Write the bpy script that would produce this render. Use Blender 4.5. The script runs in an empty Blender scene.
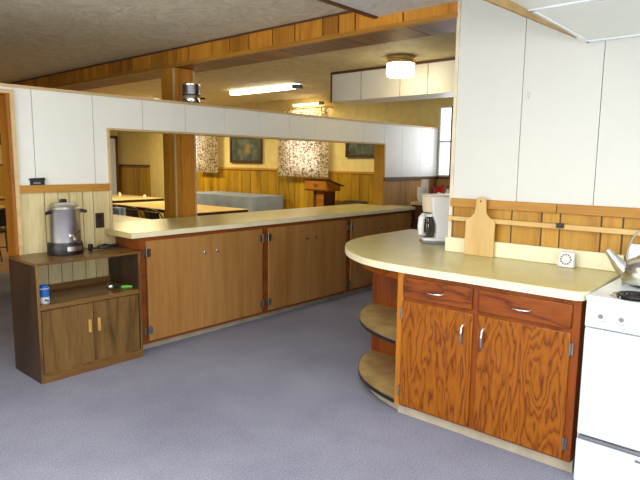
import bpy, bmesh, math, random
from math import sin, cos, pi, radians as R
from mathutils import Vector, Matrix
random.seed(7)
S = bpy.context.scene
COL = S.collection

# ------------------------------------------------------------------ colour / material helpers
def lin(c):
    return tuple((v/255/12.92 if v/255 <= .04045 else ((v/255+.055)/1.055)**2.4) for v in c) + (1,)

class NT:
    def __init__(s, name):
        s.m = bpy.data.materials.new(name); s.m.use_nodes = True
        s.t = s.m.node_tree; s.n = s.t.nodes; s.l = s.t.links
        s.b = s.n['Principled BSDF']; s.out = s.n['Material Output']
    def new(s, t, **k):
        n = s.n.new(t)
        for a, v in k.items():
            setattr(n, a, v)
        return n
    def link(s, a, b): s.l.new(a, b)
    def math(s, op, a, b=None):
        n = s.new('ShaderNodeMath', operation=op)
        for i, v in enumerate((a, b)):
            if v is None: continue
            if hasattr(v, 'is_output'): s.link(v, n.inputs[i])
            else: n.inputs[i].default_value = v
        return n.outputs[0]
    def ramp(s, fac, stops):
        n = s.new('ShaderNodeValToRGB'); e = n.color_ramp.elements
        while len(e) < len(stops): e.new(.5)
        for i, (p, c) in enumerate(stops):
            e[i].position = p; e[i].color = lin(c)
        s.link(fac, n.inputs[0]); return n.outputs[0]
    def coords(s, scale=(1, 1, 1), tint=0.0):
        tc = s.new('ShaderNodeTexCoord'); mp = s.new('ShaderNodeMapping')
        mp.inputs['Scale'].default_value = scale
        src = tc.outputs['Object']
        if tint:
            at = s.new('ShaderNodeAttribute', attribute_name='tint')
            sc = s.new('ShaderNodeVectorMath', operation='SCALE'); sc.inputs['Scale'].default_value = tint
            cb = s.new('ShaderNodeCombineXYZ')
            for i in range(3): s.link(at.outputs['Fac'], cb.inputs[i])
            s.link(cb.outputs[0], sc.inputs[0])
            ad = s.new('ShaderNodeVectorMath', operation='ADD')
            s.link(src, ad.inputs[0]); s.link(sc.outputs[0], ad.inputs[1]); src = ad.outputs[0]
        s.link(src, mp.inputs[0]); return mp.outputs[0]
    def noise(s, vec, scale, detail=4, rough=.55, dist=0):
        n = s.new('ShaderNodeTexNoise'); s.link(vec, n.inputs['Vector'])
        n.inputs['Scale'].default_value = scale; n.inputs['Detail'].default_value = detail
        n.inputs['Roughness'].default_value = rough; n.inputs['Distortion'].default_value = dist
        return n.outputs['Fac']
    def mix(s, fac, a, b, mode='MIX'):
        n = s.new('ShaderNodeMix', data_type='RGBA', blend_type=mode)
        if hasattr(fac, 'is_output'): s.link(fac, n.inputs[0])
        else: n.inputs[0].default_value = fac
        for i, v in ((6, a), (7, b)):
            if hasattr(v, 'is_output'): s.link(v, n.inputs[i])
            else: n.inputs[i].default_value = lin(v)
        return n.outputs[2]
    def bump(s, h, strength=.2, dist=.01):
        n = s.new('ShaderNodeBump'); n.inputs['Strength'].default_value = strength
        n.inputs['Distance'].default_value = dist
        s.link(h, n.inputs['Height']); s.link(n.outputs[0], s.b.inputs['Normal'])
    def set(s, col=None, rough=.5, metal=0, spec=.5, coat=0):
        if col is not None:
            if hasattr(col, 'is_output'): s.link(col, s.b.inputs['Base Color'])
            else: s.b.inputs['Base Color'].default_value = lin(col)
        s.b.inputs['Roughness'].default_value = rough; s.b.inputs['Metallic'].default_value = metal
        s.b.inputs['Specular IOR Level'].default_value = spec
        s.b.inputs['Coat Weight'].default_value = coat
        return s.m

def plain(name, col, rough=.5, metal=0, spec=.5, var=.06, coat=0):
    t = NT(name); v = t.coords(); f = t.noise(v, 9, 3)
    lo = tuple(max(0, c*(1-var)) for c in col); hi = tuple(min(255, c*(1+var)) for c in col)
    return t.set(t.ramp(f, [(.3, lo), (.7, hi)]), rough, metal, spec, coat)

def wood(name, light, mid, dark, axis='z', fine=60, ring=7, ringscale=2.2, rough=.45, tint=.18, ringmix=.5, spec=.4):
    """stretched grain along axis, contour rings like sawn boards, board to board tint"""
    t = NT(name)
    st = {'x': (.09, 1, 1), 'y': (1, .09, 1), 'z': (1, 1, .09)}[axis]
    v = t.coords(st, 3.7)
    a = t.noise(v, ringscale, 2, .5, .3)
    fr = t.math('FRACT', t.math('MULTIPLY', a, ring))
    tri = t.math('ABSOLUTE', t.math('SUBTRACT', fr, .5))
    b = t.noise(v, fine, 4, .65)
    c1 = t.ramp(b, [(.3, dark), (.5, mid), (.72, light)])
    c2 = t.ramp(t.math('MULTIPLY', tri, 2), [(.0, dark), (.35, mid), (1, light)])
    c = t.mix(ringmix, c1, c2)
    at = t.new('ShaderNodeAttribute', attribute_name='tint')
    g = t.math('ADD', t.math('MULTIPLY', at.outputs['Fac'], tint*2), 1-tint)
    hs = t.new('ShaderNodeHueSaturation'); t.link(c, hs.inputs['Color']); t.link(g, hs.inputs['Value'])
    return t.set(hs.outputs[0], rough, 0, spec)

def oak(name, light, mid, dark, st, scale, k):
    t = NT(name); v = t.coords(st, 2.3)
    a = t.noise(v, scale, 3, .5, .35)
    g = t.noise(t.coords(tuple(.06 if q < 1 else 1 for q in st)), 90, 3, .6)
    fr = t.math('FRACT', t.math('MULTIPLY', a, k))
    m = t.math('ADD', fr, t.math('MULTIPLY', t.math('SUBTRACT', g, .5), .9))
    c = t.ramp(m, [(.0, dark), (.22, mid), (.6, light), (.92, mid), (1, dark)])
    return t.set(c, .28, 0, .4)
def emit(name, col, strength):
    t = NT(name); t.b.inputs['Base Color'].default_value = lin(col)
    t.b.inputs['Emission Color'].default_value = lin(col); t.b.inputs['Emission Strength'].default_value = strength
    return t.m

M = {}
M['white_panel'] = plain('white_panel', (234, 234, 226), .42, var=.005)
M['white_wall'] = plain('white_wall', (216, 217, 210), .45, var=.004)
M['seam'] = plain('seam', (186, 182, 168), .7)
M['cream_wall'] = plain('cream_wall', (214, 196, 134), .7, var=.03)
M['pale_trim'] = wood('pale_trim', (214, 188, 140), (203, 176, 128), (184, 155, 105), 'x', rough=.5, tint=.05)
M['pine'] = wood('pine', (204, 158, 62), (190, 140, 46), (156, 104, 28), 'z', ring=5, ringscale=3, tint=.16)
M['pine_h'] = wood('pine_h', (190, 140, 58), (178, 125, 44), (150, 98, 28), 'y', tint=.05)
M['pine_hx'] = wood('pine_hx', (196, 146, 64), (184, 131, 50), (150, 100, 32), 'x', tint=.05)
M['beam_wood'] = wood('beam_wood', (216, 152, 52), (198, 132, 40), (146, 84, 18), 'z', ring=4, tint=.26)
M['pale_pine'] = wood('pale_pine', (226, 212, 164), (214, 198, 148), (184, 160, 106), 'z', ring=4, ringscale=2.4, tint=.07)
M['east_pine'] = wood('east_pine', (190, 150, 36), (170, 130, 22), (100, 70, 10), 'z', ring=4, ringscale=2.0, tint=.24)
M['dark_pine'] = wood('dark_pine', (186, 146, 94), (168, 126, 76), (134, 96, 54), 'z', tint=.15)
M['dark_trim'] = plain('dark_trim', (92, 58, 32), .5)
M['rail_wood'] = wood('rail_wood', (222, 190, 130), (212, 176, 112), (196, 156, 92), 'y', tint=.03)
M['walnut'] = wood('walnut', (138, 106, 58), (116, 86, 42), (70, 48, 20), 'z', ring=5, ringscale=3.0, tint=.05, rough=.4)
M['walnut_h'] = wood('walnut_h', (138, 102, 56), (118, 84, 42), (86, 58, 28), 'x', tint=.05, rough=.3)
M['walnut_dark'] = wood('walnut_dark', (74, 52, 34), (60, 42, 28), (42, 28, 18), 'z', tint=.05, rough=.45)
M['handle_wood'] = plain('handle_wood', (196, 150, 76), .4)
M['birch_door'] = wood('birch_door', (180, 136, 82), (168, 120, 64), (148, 100, 46), 'z', fine=16, ring=3, ringscale=1.6, tint=.07, rough=.4, ringmix=.4, spec=.3)
M['frame_red'] = wood('frame_red', (150, 80, 28), (134, 68, 20), (104, 48, 12), 'x', tint=.05)
M['oak_door'] = oak('oak_door', (158, 92, 10), (142, 76, 6), (106, 50, 3), (1, 1, .20), 7.0, 14)
M['oak_dark'] = oak('oak_dark', (140, 72, 12), (124, 58, 8), (90, 38, 5), (1, .2, 1), 6, 7)
M['oak_frame'] = wood('oak_frame', (152, 78, 12), (134, 64, 8), (100, 42, 5), 'z', tint=.05, rough=.3)
M['yellow_stile'] = wood('yellow_stile', (206, 138, 44), (192, 122, 34), (160, 94, 20), 'z', tint=.04, rough=.3)
M['kick'] = plain('kick', (188, 176, 152), .7, var=.08)
M['chrome'] = plain('chrome', (215, 215, 215), .16, 1, var=.02)
M['steel'] = plain('steel', (214, 212, 208), .33, 1, var=.03)
M['hinge_metal'] = plain('hinge_metal', (176, 172, 164), .3, 1)
M['black'] = plain('black', (24, 22, 24), .4)
M['soft_black'] = plain('soft_black', (40, 36, 36), .6)
M['enamel'] = plain('enamel', (232, 242, 250), .18, var=.005, coat=.3)
M['white_plastic'] = plain('white_plastic', (240, 240, 240), .3, var=.01)
M['cream_plastic'] = plain('cream_plastic', (222, 208, 184), .35, var=.02)
M['grey_plastic'] = plain('grey_plastic', (120, 122, 128), .4)
M['hood_white'] = plain('hood_white', (238, 244, 238), .5, var=.008)
M['hood_brown'] = plain('hood_brown', (170, 140, 84), .6)
M['board_wood'] = wood('board_wood', (226, 194, 134), (215, 180, 118), (196, 158, 96), 'z', ring=4, tint=.03)
M['jar_blue'] = plain('jar_blue', (40, 110, 200), .4)
M['foam'] = plain('foam', (240, 238, 232), .7, var=.01)
M['red'] = plain('red', (196, 24, 28), .45, var=.15)
M['green'] = plain('green', (90, 165, 50), .4)
M['sage'] = plain('sage', (120, 140, 120), .5)
M['table_tan'] = plain('table_tan', (206, 178, 122), .32, var=.04)
M['table_pale'] = plain('table_pale', (196, 178, 132), .32, var=.04)
M['chair_frame'] = plain('chair_frame', (120, 92, 62), .35, .5)
M['chair_seat'] = plain('chair_seat', (46, 38, 32), .5)
M['blue_cloth_small'] = plain('blue_cloth_small', (150, 170, 205), .8)
M['door_paint'] = plain('door_paint', (214, 226, 248), .5, var=.02)
M['lectern_wood'] = wood('lectern_wood', (178, 116, 36), (160, 100, 28), (124, 70, 18), 'y', tint=.05, rough=.4)
M['lectern_dark'] = wood('lectern_dark', (104, 58, 26), (88, 48, 20), (66, 34, 14), 'z', tint=.05, rough=.4)
M['lamp_glow'] = emit('lamp_glow', (255, 246, 226), 5)
M['tube_glow'] = emit('tube_glow', (255, 246, 222), 6)
M['brass'] = plain('brass', (214, 186, 130), .3, .6)
M['daylight'] = emit('daylight', (246, 246, 255), 2.4)
M['daylight_strong'] = emit('daylight_strong', (240, 245, 255), 1.6)
M['picture_frame'] = plain('picture_frame', (62, 38, 20), .4)
M['dining_floor'] = plain('dining_floor', (168, 132, 104), .5, var=.08)

def mat_counter():
    t = NT('laminate'); v = t.coords()
    f = t.noise(v, 7, 8, .7, .6); g = t.noise(v, 160, 2, .6)
    c = t.ramp(f, [(.3, (190, 176, 112)), (.55, (204, 190, 130)), (.75, (216, 204, 152))])
    c = t.mix(.18, c, t.ramp(g, [(.35, (160, 144, 84)), (.65, (230, 220, 170))]))
    return t.set(c, .28, 0, .5)
M['laminate'] = mat_counter()
M['laminate_edge'] = plain('laminate_edge', (240, 232, 196), .35, var=.03)
M['laminate_worn'] = plain('laminate_worn', (172, 144, 92), .45, var=.12)

def mat_carpet():
    t = NT('carpet'); v = t.coords()
    f = t.noise(v, 110, 4, .8); g = t.noise(v, 1.3, 5, .6)
    c = t.ramp(f, [(.25, (112, 114, 132)), (.5, (148, 150, 168)), (.75, (188, 190, 206))])
    d = t.ramp(g, [(.3, (222, 220, 224)), (.7, (255, 255, 255))])
    c = t.mix(1, c, d, 'MULTIPLY')
    t.bump(f, .35, .006)
    return t.set(c, .95, 0, .1)
M['carpet'] = mat_carpet()

def mat_ceiling(name, a, b):
    t = NT(name); v = t.coords((1, 1, 1))
    f = t.noise(v, 7, 5, .6, 1.6); g = t.noise(v, 1.1, 3)
    c = t.ramp(f, [(.3, a), (.7, b)])
    t.bump(f, .55, .03)
    return t.set(c, .65, 0, .3)
M['ceiling'] = mat_ceiling('ceiling_plaster', (202, 194, 172), (232, 226, 204))
M['ceiling_white'] = mat_ceiling('ceiling_white', (212, 212, 208), (230, 230, 226))

def mat_curtain():
    t = NT('curtain_print'); v = t.coords((1, 1, 1))
    vo = t.new('ShaderNodeTexVoronoi'); t.link(v, vo.inputs['Vector']); vo.inputs['Scale'].default_value = 19
    f = t.noise(v, 34, 4, .6, 1.0)
    flower = t.ramp(vo.outputs['Distance'], [(.0, (92, 62, 38)), (.26, (160, 120, 72)), (.34, (236, 226, 204))])
    leaf = t.ramp(f, [(.42, (110, 84, 46)), (.5, (232, 222, 200))])
    c = t.mix(1, flower, leaf, 'DARKEN')
    t.set(c, .9, 0, .1)
    tr = t.new('ShaderNodeBsdfTranslucent'); t.link(c, tr.inputs[0])
    mx = t.new('ShaderNodeMixShader'); mx.inputs[0].default_value = .55
    t.link(t.b.outputs[0], mx.inputs[1]); t.link(tr.outputs[0], mx.inputs[2]); t.link(mx.outputs[0], t.out.inputs[0])
    return t.m
M['curtain'] = mat_curtain()

def mat_cloth():
    t = NT('blue_cloth'); v = t.coords(); f = t.noise(v, 3, 4)
    c = t.ramp(f, [(.3, (126, 138, 160)), (.7, (150, 162, 184))])
    return t.set(c, .8, 0, .2)
M['blue_cloth'] = mat_cloth()

def mat_painting(name, seed, blob):
    t = NT(name); v = t.coords()
    mp = t.new('ShaderNodeMapping'); mp.inputs['Location'].default_value = (seed, seed, 0); t.link(v, mp.inputs[0])
    f = t.noise(mp.outputs[0], 5, 5, .6, .8)
    c = t.ramp(f, [(.3, (26, 32, 26)), (.5, (52, 66, 54)), (.62, (84, 92, 82)), (.75, (104, 92, 60))])
    if blob:
        g = t.new('ShaderNodeVectorMath', operation='DISTANCE'); t.link(v, g.inputs[0]); g.inputs[1].default_value = blob
        n = t.math('ADD', g.outputs['Value'], t.math('MULTIPLY', t.noise(v, 12, 3), .12))
        k = t.ramp(n, [(.10, (200, 200, 200)), (.2, (0, 0, 0))])
        c = t.mix(k, c, (170, 132, 62))
    return t.set(c, .5)

# ------------------------------------------------------------------ mesh builder
class MB:
    def __init__(s): s.v = []; s.f = []; s.t = []; s.s = []
    def add(s, vs, fs, tint=.5, smooth=False):
        o = len(s.v); s.v += [tuple(p) for p in vs]
        for f in fs: s.f.append([i+o for i in f]); s.t.append(tint); s.s.append(smooth)
        return s
    def box(s, x0, x1, y0, y1, z0, z1, tint=.5):
        if x1 < x0: x0, x1 = x1, x0
        if y1 < y0: y0, y1 = y1, y0
        if z1 < z0: z0, z1 = z1, z0
        vs = [(x, y, z) for x in (x0, x1) for y in (y0, y1) for z in (z0, z1)]
        return s.add(vs, [(0, 1, 3, 2), (4, 6, 7, 5), (0, 4, 5, 1), (2, 3, 7, 6), (0, 2, 6, 4), (1, 5, 7, 3)], tint)
    def prism(s, poly, a, b, axis='z', tint=.5, smooth=False):
        def P(u, w, h): return {'z': (u, w, h), 'y': (u, h, w), 'x': (h, u, w)}[axis]
        n = len(poly)
        vs = [P(u, w, a) for u, w in poly] + [P(u, w, b) for u, w in poly]
        fs = [tuple(range(n))[::-1], tuple(range(n, 2*n))]
        s.add(vs, fs, tint)
        o = len(s.v)-2*n
        for i in range(n):
            j = (i+1) % n; s.f.append([o+i, o+j, o+n+j, o+n+i]); s.t.append(tint); s.s.append(smooth)
        return s
    def lathe(s, prof, c=(0, 0, 0), n=32, tint=.5, axis='z'):
        vs = []; fs = []; k = len(prof)
        for i in range(n):
            a = 2*pi*i/n
            for r, h in prof:
                p = (r*cos(a), r*sin(a), h)
                if axis == 'x': p = (h, r*cos(a), r*sin(a))
                if axis == 'y': p = (r*sin(a), h, r*cos(a))
                vs.append((c[0]+p[0], c[1]+p[1], c[2]+p[2]))
        for i in range(n):
            j = (i+1) % n
            for q in range(k-1): fs.append((i*k+q, j*k+q, j*k+q+1, i*k+q+1))
        fs.append(tuple(i*k for i in range(n))[::-1]); fs.append(tuple(i*k+k-1 for i in range(n)))
        return s.add(vs, fs, tint, True)
    def tube(s, pts, r, n=10, tint=.5, closed=False):
        pts = [Vector(p) for p in pts]; m = len(pts); vs = []; fs = []
        rr = r if isinstance(r, (list, tuple)) else [r]*m
        up = None
        for i, p in enumerate(pts):
            a = pts[i-1] if (i or closed) else p; b = pts[(i+1) % m] if (i < m-1 or closed) else p
            d = (b-a).normalized()
            if up is None:
                up = Vector((0, 0, 1)) if abs(d.z) < .9 else Vector((1, 0, 0))
            u = d.cross(up).normalized(); w = u.cross(d).normalized(); up = w
            for k in range(n):
                t = 2*pi*k/n; vs.append(p+(u*cos(t)+w*sin(t))*rr[i])
        for i in range(m if closed else m-1):
            j = (i+1) % m
            for k in range(n):
                l = (k+1) % n; fs.append((i*n+k, i*n+l, j*n+l, j*n+k))
        if not closed:
            fs.append(tuple(range(n))[::-1]); fs.append(tuple((m-1)*n+k for k in range(n)))
        return s.add(vs, fs, tint, True)
    def grid(s, fn, nu, nv, tint=.5):
        vs = [fn(i/nu, j/nv) for i in range(nu+1) for j in range(nv+1)]
        fs = [(i*(nv+1)+j, (i+1)*(nv+1)+j, (i+1)*(nv+1)+j+1, i*(nv+1)+j+1) for i in range(nu) for j in range(nv)]
        return s.add(vs, fs, tint, True)
    def build(s, name, mat, parent=None, bevel=0, seg=2, loc=None):
        me = bpy.data.meshes.new(name); me.from_pydata(s.v, [], s.f)
        at = me.attributes.new('tint', 'FLOAT', 'FACE'); at.data.foreach_set('value', s.t)
        me.polygons.foreach_set('use_smooth', s.s)
        bm = bmesh.new(); bm.from_mesh(me); bmesh.ops.recalc_face_normals(bm, faces=bm.faces); bm.to_mesh(me); bm.free()
        me.set_sharp_from_angle(angle=R(50))
        me.materials.append(mat)
        o = bpy.data.objects.new(name, me); COL.objects.link(o)
        if parent is not None: o.parent = parent
        if loc: o.location = loc
        if bevel:
            b = o.modifiers.new('bevel', 'BEVEL'); b.width = bevel; b.segments = seg; b.limit_method = 'ANGLE'; b.angle_limit = R(50)
        return o

def tag(o, label, cat, group=None, kind=None):
    o['label'] = label; o['category'] = cat
    if group: o['group'] = group
    if kind: o['kind'] = kind
    return o
def thing(name, label, cat, loc=(0, 0, 0), rz=0, group=None):
    o = bpy.data.objects.new(name, None); COL.objects.link(o); o.empty_display_size = .05
    o.location = loc; o.rotation_euler = (0, 0, rz)
    return tag(o, label, cat, group)
def struct(o, label=None, cat=None):
    o['kind'] = 'structure'
    if label: o['label'] = label
    if cat: o['category'] = cat
    return o
def copy_tree(o, parent=None):
    c = o.copy(); COL.objects.link(c)
    if parent is not None: c.parent = parent
    for ch in list(o.children): copy_tree(ch, c)
    return c
B = lambda *a, **k: MB().box(*a, **k)
rt = lambda: random.random()

# ------------------------------------------------------------------ measured layout (metres; camera at 0,0)
XW = 3.44       # right kitchen wall face
YP = 4.30       # partition kitchen face
YPB = 4.42
XE = 7.55       # far east wall face
YN = 13.5       # far north wall
ZC = 2.64       # ceiling
ZPT = 2.035     # top of partition

# ------------------------------------------------------------------ floor, ceiling, outer walls
struct(B(-2.2, 7.7, -2.3, 8.1, -.05, 0).build('floor', M['carpet']), 'grey blue carpet of the kitchen', 'floor')
struct(B(-2.2, 7.7, 8.1, 13.7, -.05, 0).build('floor', M['dining_floor']), 'tan floor of the dining room beyond the partition', 'floor')
M['ceiling_lamplit'] = mat_ceiling('ceiling_lamplit', (196, 182, 138), (226, 212, 168))  # yellower copy of the plaster, warm lamp light put into the colour
struct(B(-2.2, 3.5, 2.52, 13.7, ZC, ZC+.1).build('ceiling', M['ceiling']), 'textured plaster ceiling left of the beam', 'ceiling')
struct(B(3.5, 7.7, 2.52, 13.7, ZC, ZC+.1).build('ceiling', M['ceiling_lamplit']), 'textured plaster ceiling right of the beam', 'ceiling')
struct(B(3.56, 7.7, -2.3, 2.52, ZC, ZC+.1).build('ceiling', M['ceiling_lamplit']), 'textured plaster ceiling past the white kitchen wall', 'ceiling')
struct(B(-2.2, 3.46, -2.3, 2.52, 2.555, ZC+.1).build('ceiling', M['ceiling_white']), 'lowered ceiling nearest the camera', 'ceiling')
struct(B(-2.2, 3.44, 2.49, 2.53, 2.545, 2.60).build('trim_1', M['dark_trim']), 'dark strip along the edge of the lowered ceiling', 'trim')
struct(B(-2.3, -2.2, -2.3, 13.7, 0, ZC).build('wall_left', M['white_wall']), 'outer wall left of the frame', 'wall')
struct(B(-2.2, 7.7, -2.4, -2.3, 0, ZC).build('wall_rear', M['white_wall']), 'wall behind the camera', 'wall')

# east wall: cream upper, pine wainscot, cap
w = struct(B(XE, XE+.15, -2.3, 13.7, 0, ZC).build('wall_east', M['cream_wall']), 'cream far wall over a pine wainscot', 'wall')
mb = MB(); y = YPB
while y < YN:
    ww = random.choice((.12, .2, .26, .16, .3)); y2 = min(YN, y+ww)
    mb.box(XE-.02, XE-.001, y+.004, y2-.004, .1, 1.34, rt()); y = y2
mb.build('wainscot', M['east_pine'], w)
B(XE-.012, XE-.002, YPB, YN, .1, 1.35).build('groove_backing', M['dark_trim'], w)
B(XE-.035, XE-.001, YPB, 6.46, 1.335, 1.372).build('cap_rail', M['pine_h'], w)
B(XE-.035, XE-.001, 7.72, 11.5, 1.355, 1.395).build('cap_rail', M['pine_h'], w)
B(XE-.035, XE-.001, 11.98, 13.44, 1.375, 1.41).build('cap_rail', M['dark_trim'], w)
B(XE-.03, XE-.001, -2.3, YP, .1, 1.29).build('wainscot', M['dark_pine'], w)
B(XE-.035, XE-.001, 2.6, YP, 1.29, 1.325).build('cap_rail', M['dark_trim'], w)
mb = MB()
for k in range(11):
    yy = 4.66+k*.6
    if not (6.4 < yy < 7.75): mb.box(XE-.003, XE, yy, yy+.008, 1.4, ZC-.02)
mb.build('panel_seam', M['seam'], w)
struct(B(XE-.06, XE-.002, 11.4, 11.98, 0, ZC-.002).build('trim_2', M['cream_wall'], None, .008), 'cream pilaster on the far wall', 'trim')
w = struct(B(-2.2, XE, YN, YN+.1, 0, ZC).build('wall_north', M['cream_wall']), 'end wall of the dining room', 'wall')
mb = MB(); x = 2.0
while x < 6.6:
    x2 = x+random.choice((.12, .2, .26)); mb.box(x+.004, min(x2, 6.6)-.004, YN-.02, YN-.001, .1, 1.37, rt()); x = x2
mb.build('wainscot', M['east_pine'], w)
B(2.0, 6.6, YN-.035, YN-.001, 1.37, 1.405).build('cap_rail', M['dark_trim'], w)
d = struct(B(6.7, 7.44, YN-.06, YN-.005, 0, 2.05).build('door_1', M['door_paint']), 'pale blue-grey panelled door at the far end', 'door')
mb = MB()
for z0, z1 in ((.2, .75), (.9, 1.25), (1.4, 1.6), (1.68, 1.95)):
    mb.box(6.8, 7.34, YN-.075, YN-.058, z0, z1)
mb.build('door_panel', M['door_paint'], d, .012)
mb = MB().box(6.63, 6.71, YN-.08, YN-.004, 0, 2.12).box(7.43, 7.5, YN-.08, YN-.004, 0, 2.12).box(6.63, 7.5, YN-.08, YN-.004, 2.06, 2.12)
mb.build('door_casing', M['dark_trim'], d)
struct(B(4.5, 5.35, YN-.05, YN-.005, 1.82, 2.06).build('trim_3', M['dark_trim'], None, .01), 'dark board high on the far end wall', 'trim')

# windows on the east wall
def window(n, y0, y1, z0, z1, mat, label):
    fw = .05 if n < 3 else .02
    w = struct(MB().box(XE-.045, XE-.002, y0-fw, y0, z0-fw, z1+fw).box(XE-.045, XE-.002, y1, y1+fw, z0-fw, z1+fw)
               .box(XE-.045, XE-.002, y0, y1, z1, z1+fw).box(XE-.055, XE-.002, y0, y1, z0-fw, z0)
               .box(XE-.035, XE-.004, y0, y1, (z0+z1)/2-.015, (z0+z1)/2+.015).build('window_%d' % n, M['white_wall']), label, 'window')
    B(XE-.02, XE-.008, y0, y1, z0, z1).build('window_pane', mat, w)
    return w
window(1, 6.62, 7.36, 1.40, 2.36, M['daylight'], 'window behind the flowered curtain')
window(2, 9.78, 10.28, 1.42, 2.3, M['daylight_strong'], 'window behind the further flowered curtain')
wk = window(3, 3.35, 4.27, 1.355, 2.32, M['daylight_strong'], 'bright window past the end of the white wall')
B(XE-.06, XE-.002, 4.04, 4.09, 1.33, 2.34).build('mullion', M['dark_trim'], wk)

# soffit duct
so = struct(B(5.6, 6.02, .2, 4.75, 2.28, ZC-.002).build('trim_4', M['white_panel']), 'boxed white duct under the ceiling', 'trim')
mb = MB()
for yy in (1.5, 2.4, 3.0, 3.36, 3.72, 4.28): mb.box(5.594, 5.6, yy, yy+.01, 2.28, ZC-.01)
mb.build('panel_seam', M['seam'], so)
MB().box(5.585, 5.6, .2, 4.76, 2.61, ZC-.003).box(5.585, 5.6, 4.745, 4.76, 2.27, 2.62).build('edge_strip', M['dark_trim'], so)

# ------------------------------------------------------------------ beam and post
bm_ = struct(B(XW+.012, 3.85, 1.86, 13.4, 2.475, ZC-.002).build('trim_5', M['dark_trim']), 'plank clad ceiling beam', 'trim')
mb = MB(); mu = MB(); y = 1.86
while y < 13.38:
    y2 = min(13.38, y+random.choice((.2, .3, .36, .16, .26, .42)))
    mb.box(XW, XW+.012, y+.007, y2-.007, 2.485, 2.625, rt())
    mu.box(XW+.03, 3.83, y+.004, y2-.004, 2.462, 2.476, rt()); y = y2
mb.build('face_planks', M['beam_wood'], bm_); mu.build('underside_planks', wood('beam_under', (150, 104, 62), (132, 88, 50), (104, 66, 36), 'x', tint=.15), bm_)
B(XW-.012, XW+.03, 1.86, 13.4, 2.455, 2.487).build('lower_moulding', M['pine_h'], bm_)
B(XW-.008, XW+.01, 1.86, 13.4, 2.622, ZC-.004).build('upper_moulding', M['dark_trim'], bm_)
PX, PY = 3.69, 5.03
po = struct(B(XW+.012, PX, PY+.01, 5.24, 0, 2.46).build('trim_6', M['dark_trim']), 'pine clad post under the beam', 'trim')
MB().box(XW, XW+.012, PY+.006, PY+.1, 0, 2.455, .55).box(XW, XW+.012, PY+.106, 5.24, 0, 2.455, .35).box(XW, 3.51, PY-.002, PY+.01, 0, 2.455, .25).box(3.516, PX, PY-.002, PY+.01, 0, 2.455, .6).build('post_planks', M['beam_wood'], po)
MB().box(XW-.005, XW+.012, PY-.008, PY+.006, 0, 2.45).box(PX-.012, PX+.012, PY-.008, PY+.012, 0, 2.45).build('corner_moulding', M['pale_trim'], po)

# ------------------------------------------------------------------ partition with serving opening and doorway
OX0, OX1, OZ0, OZ1 = 2.325, 6.14, .93, 1.756
core = MB()
core.box(1.62, OX0, YP+.02, YPB, 0, ZPT-.02)
core.box(OX0, OX1, YP+.02, YPB, OZ1+.015, ZPT-.02)
core.box(OX1, XE-.001, YP+.02, YPB, 0, ZPT-.02)
core.box(OX0, OX1, YP+.02, YPB, 0, OZ0-.01)
core.box(-2.2, .68, YP+.02, YPB, 0, ZPT-.02)
core.box(.68, 1.62, YP+.02, YPB, 1.985, ZPT-.02)
pw = struct(core.build('wall_partition', M['seam']), 'white panelled half-height partition with a serving opening', 'wall')
pan = MB()
seams = [1.62, 1.745, 2.20, 2.632, 3.058, 3.498, 3.945, 4.385, 4.80, 5.23, 5.69, 6.14, 6.56, 7.03, XE-.002]
for a, b in zip(seams[:-1], seams[1:]):
    g = .0025
    def pz(x): return 1.33 if (x < OX0 or x >= OX1) else OZ1
    if a < OX0 < b:
        pan.box(a+g, OX0-.001, YP, YP+.02, 1.33, ZPT-.02); pan.box(OX0-.001, b-g, YP, YP+.02, OZ1, ZPT-.02)
    else:
        pan.box(a+g, b-g, YP, YP+.02, pz(a), ZPT-.02)
pan.box(-2.2, .659, YP, YP+.02, 0, ZPT-.02).box(.66, 1.62, YP, YP+.02, 1.996, ZPT-.02)
pan.build('white_panels', M['white_panel'], pw)
B(1.64, 7.5, YPB-.001, YPB+.004, 1.40, ZPT-.03).build('dining_side_panels', M['cream_wall'], pw) if False else None
wb = MB(); xs = [1.628, 1.80, 1.90, 1.985, 2.09, 2.175, 2.322]
for a, b in zip(xs[:-1], xs[1:]): wb.box(a+.003, b-.003, YP+.005, YP+.02, 0, 1.28, rt())
wb.box(2.324, 2.36, YP+.005, YP+.02, 0, .92, .5)
wb.build('pine_boards', M['pale_pine'], pw)
rb = MB(); x = OX1+.01
while x < XE-.05:
    x2 = min(XE-.03, x+.2); rb.box(x+.003, x2-.003, YP+.005, YP+.02, 0, 1.30, rt()); x = x2
rb.build('brown_boards', M['dark_pine'], pw)
struct(B(-2.2, XE-.03, YP-.012, YPB+.01, ZPT-.02, ZPT).build('trim_7', M['pale_trim']), 'pale wood cap along the partition top', 'trim')
struct(B(1.624, OX0-.018, YP-.022, YP+.004, 1.277, 1.332).build('trim_8', M['pine_hx'], None, .003), 'pine ledge rail above the pale boards', 'trim')
struct(B(OX1+.01, XE-.04, YP-.02, YP+.004, 1.297, 1.332).build('trim_9', M['dark_trim']), 'brown rail at the right end of the partition', 'trim')
MBo = MB().box(OX0-.018, OX0+.002, YP-.012, YPB+.01, .968, OZ1+.016).box(OX0+.002, OX1, YP-.012, YPB+.01, OZ1, OZ1+.016)
struct(MBo.build('trim_10', M['pale_trim']), 'pale casing round the serving opening', 'trim')
struct(B(OX1-.012, OX1+.02, YP-.006, YPB+.03, .968, OZ1).build('trim_11', M['pine']), 'pine jamb at the right of the serving opening', 'trim')
jamb = wood('jamb_brown', (176, 118, 40), (158, 100, 28), (124, 72, 16), 'z', tint=.04)
dj = struct(MB().box(1.575, 1.615, YP-.002, YPB+.02, 0, 1.964).box(.68, .72, YP-.002, YPB+.02, 0, 1.964).box(.68, 1.615, YP-.002, YPB+.02, 1.965, 1.985)
            .build('door_2', jamb), 'doorway at the left end of the partition', 'door')
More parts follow.
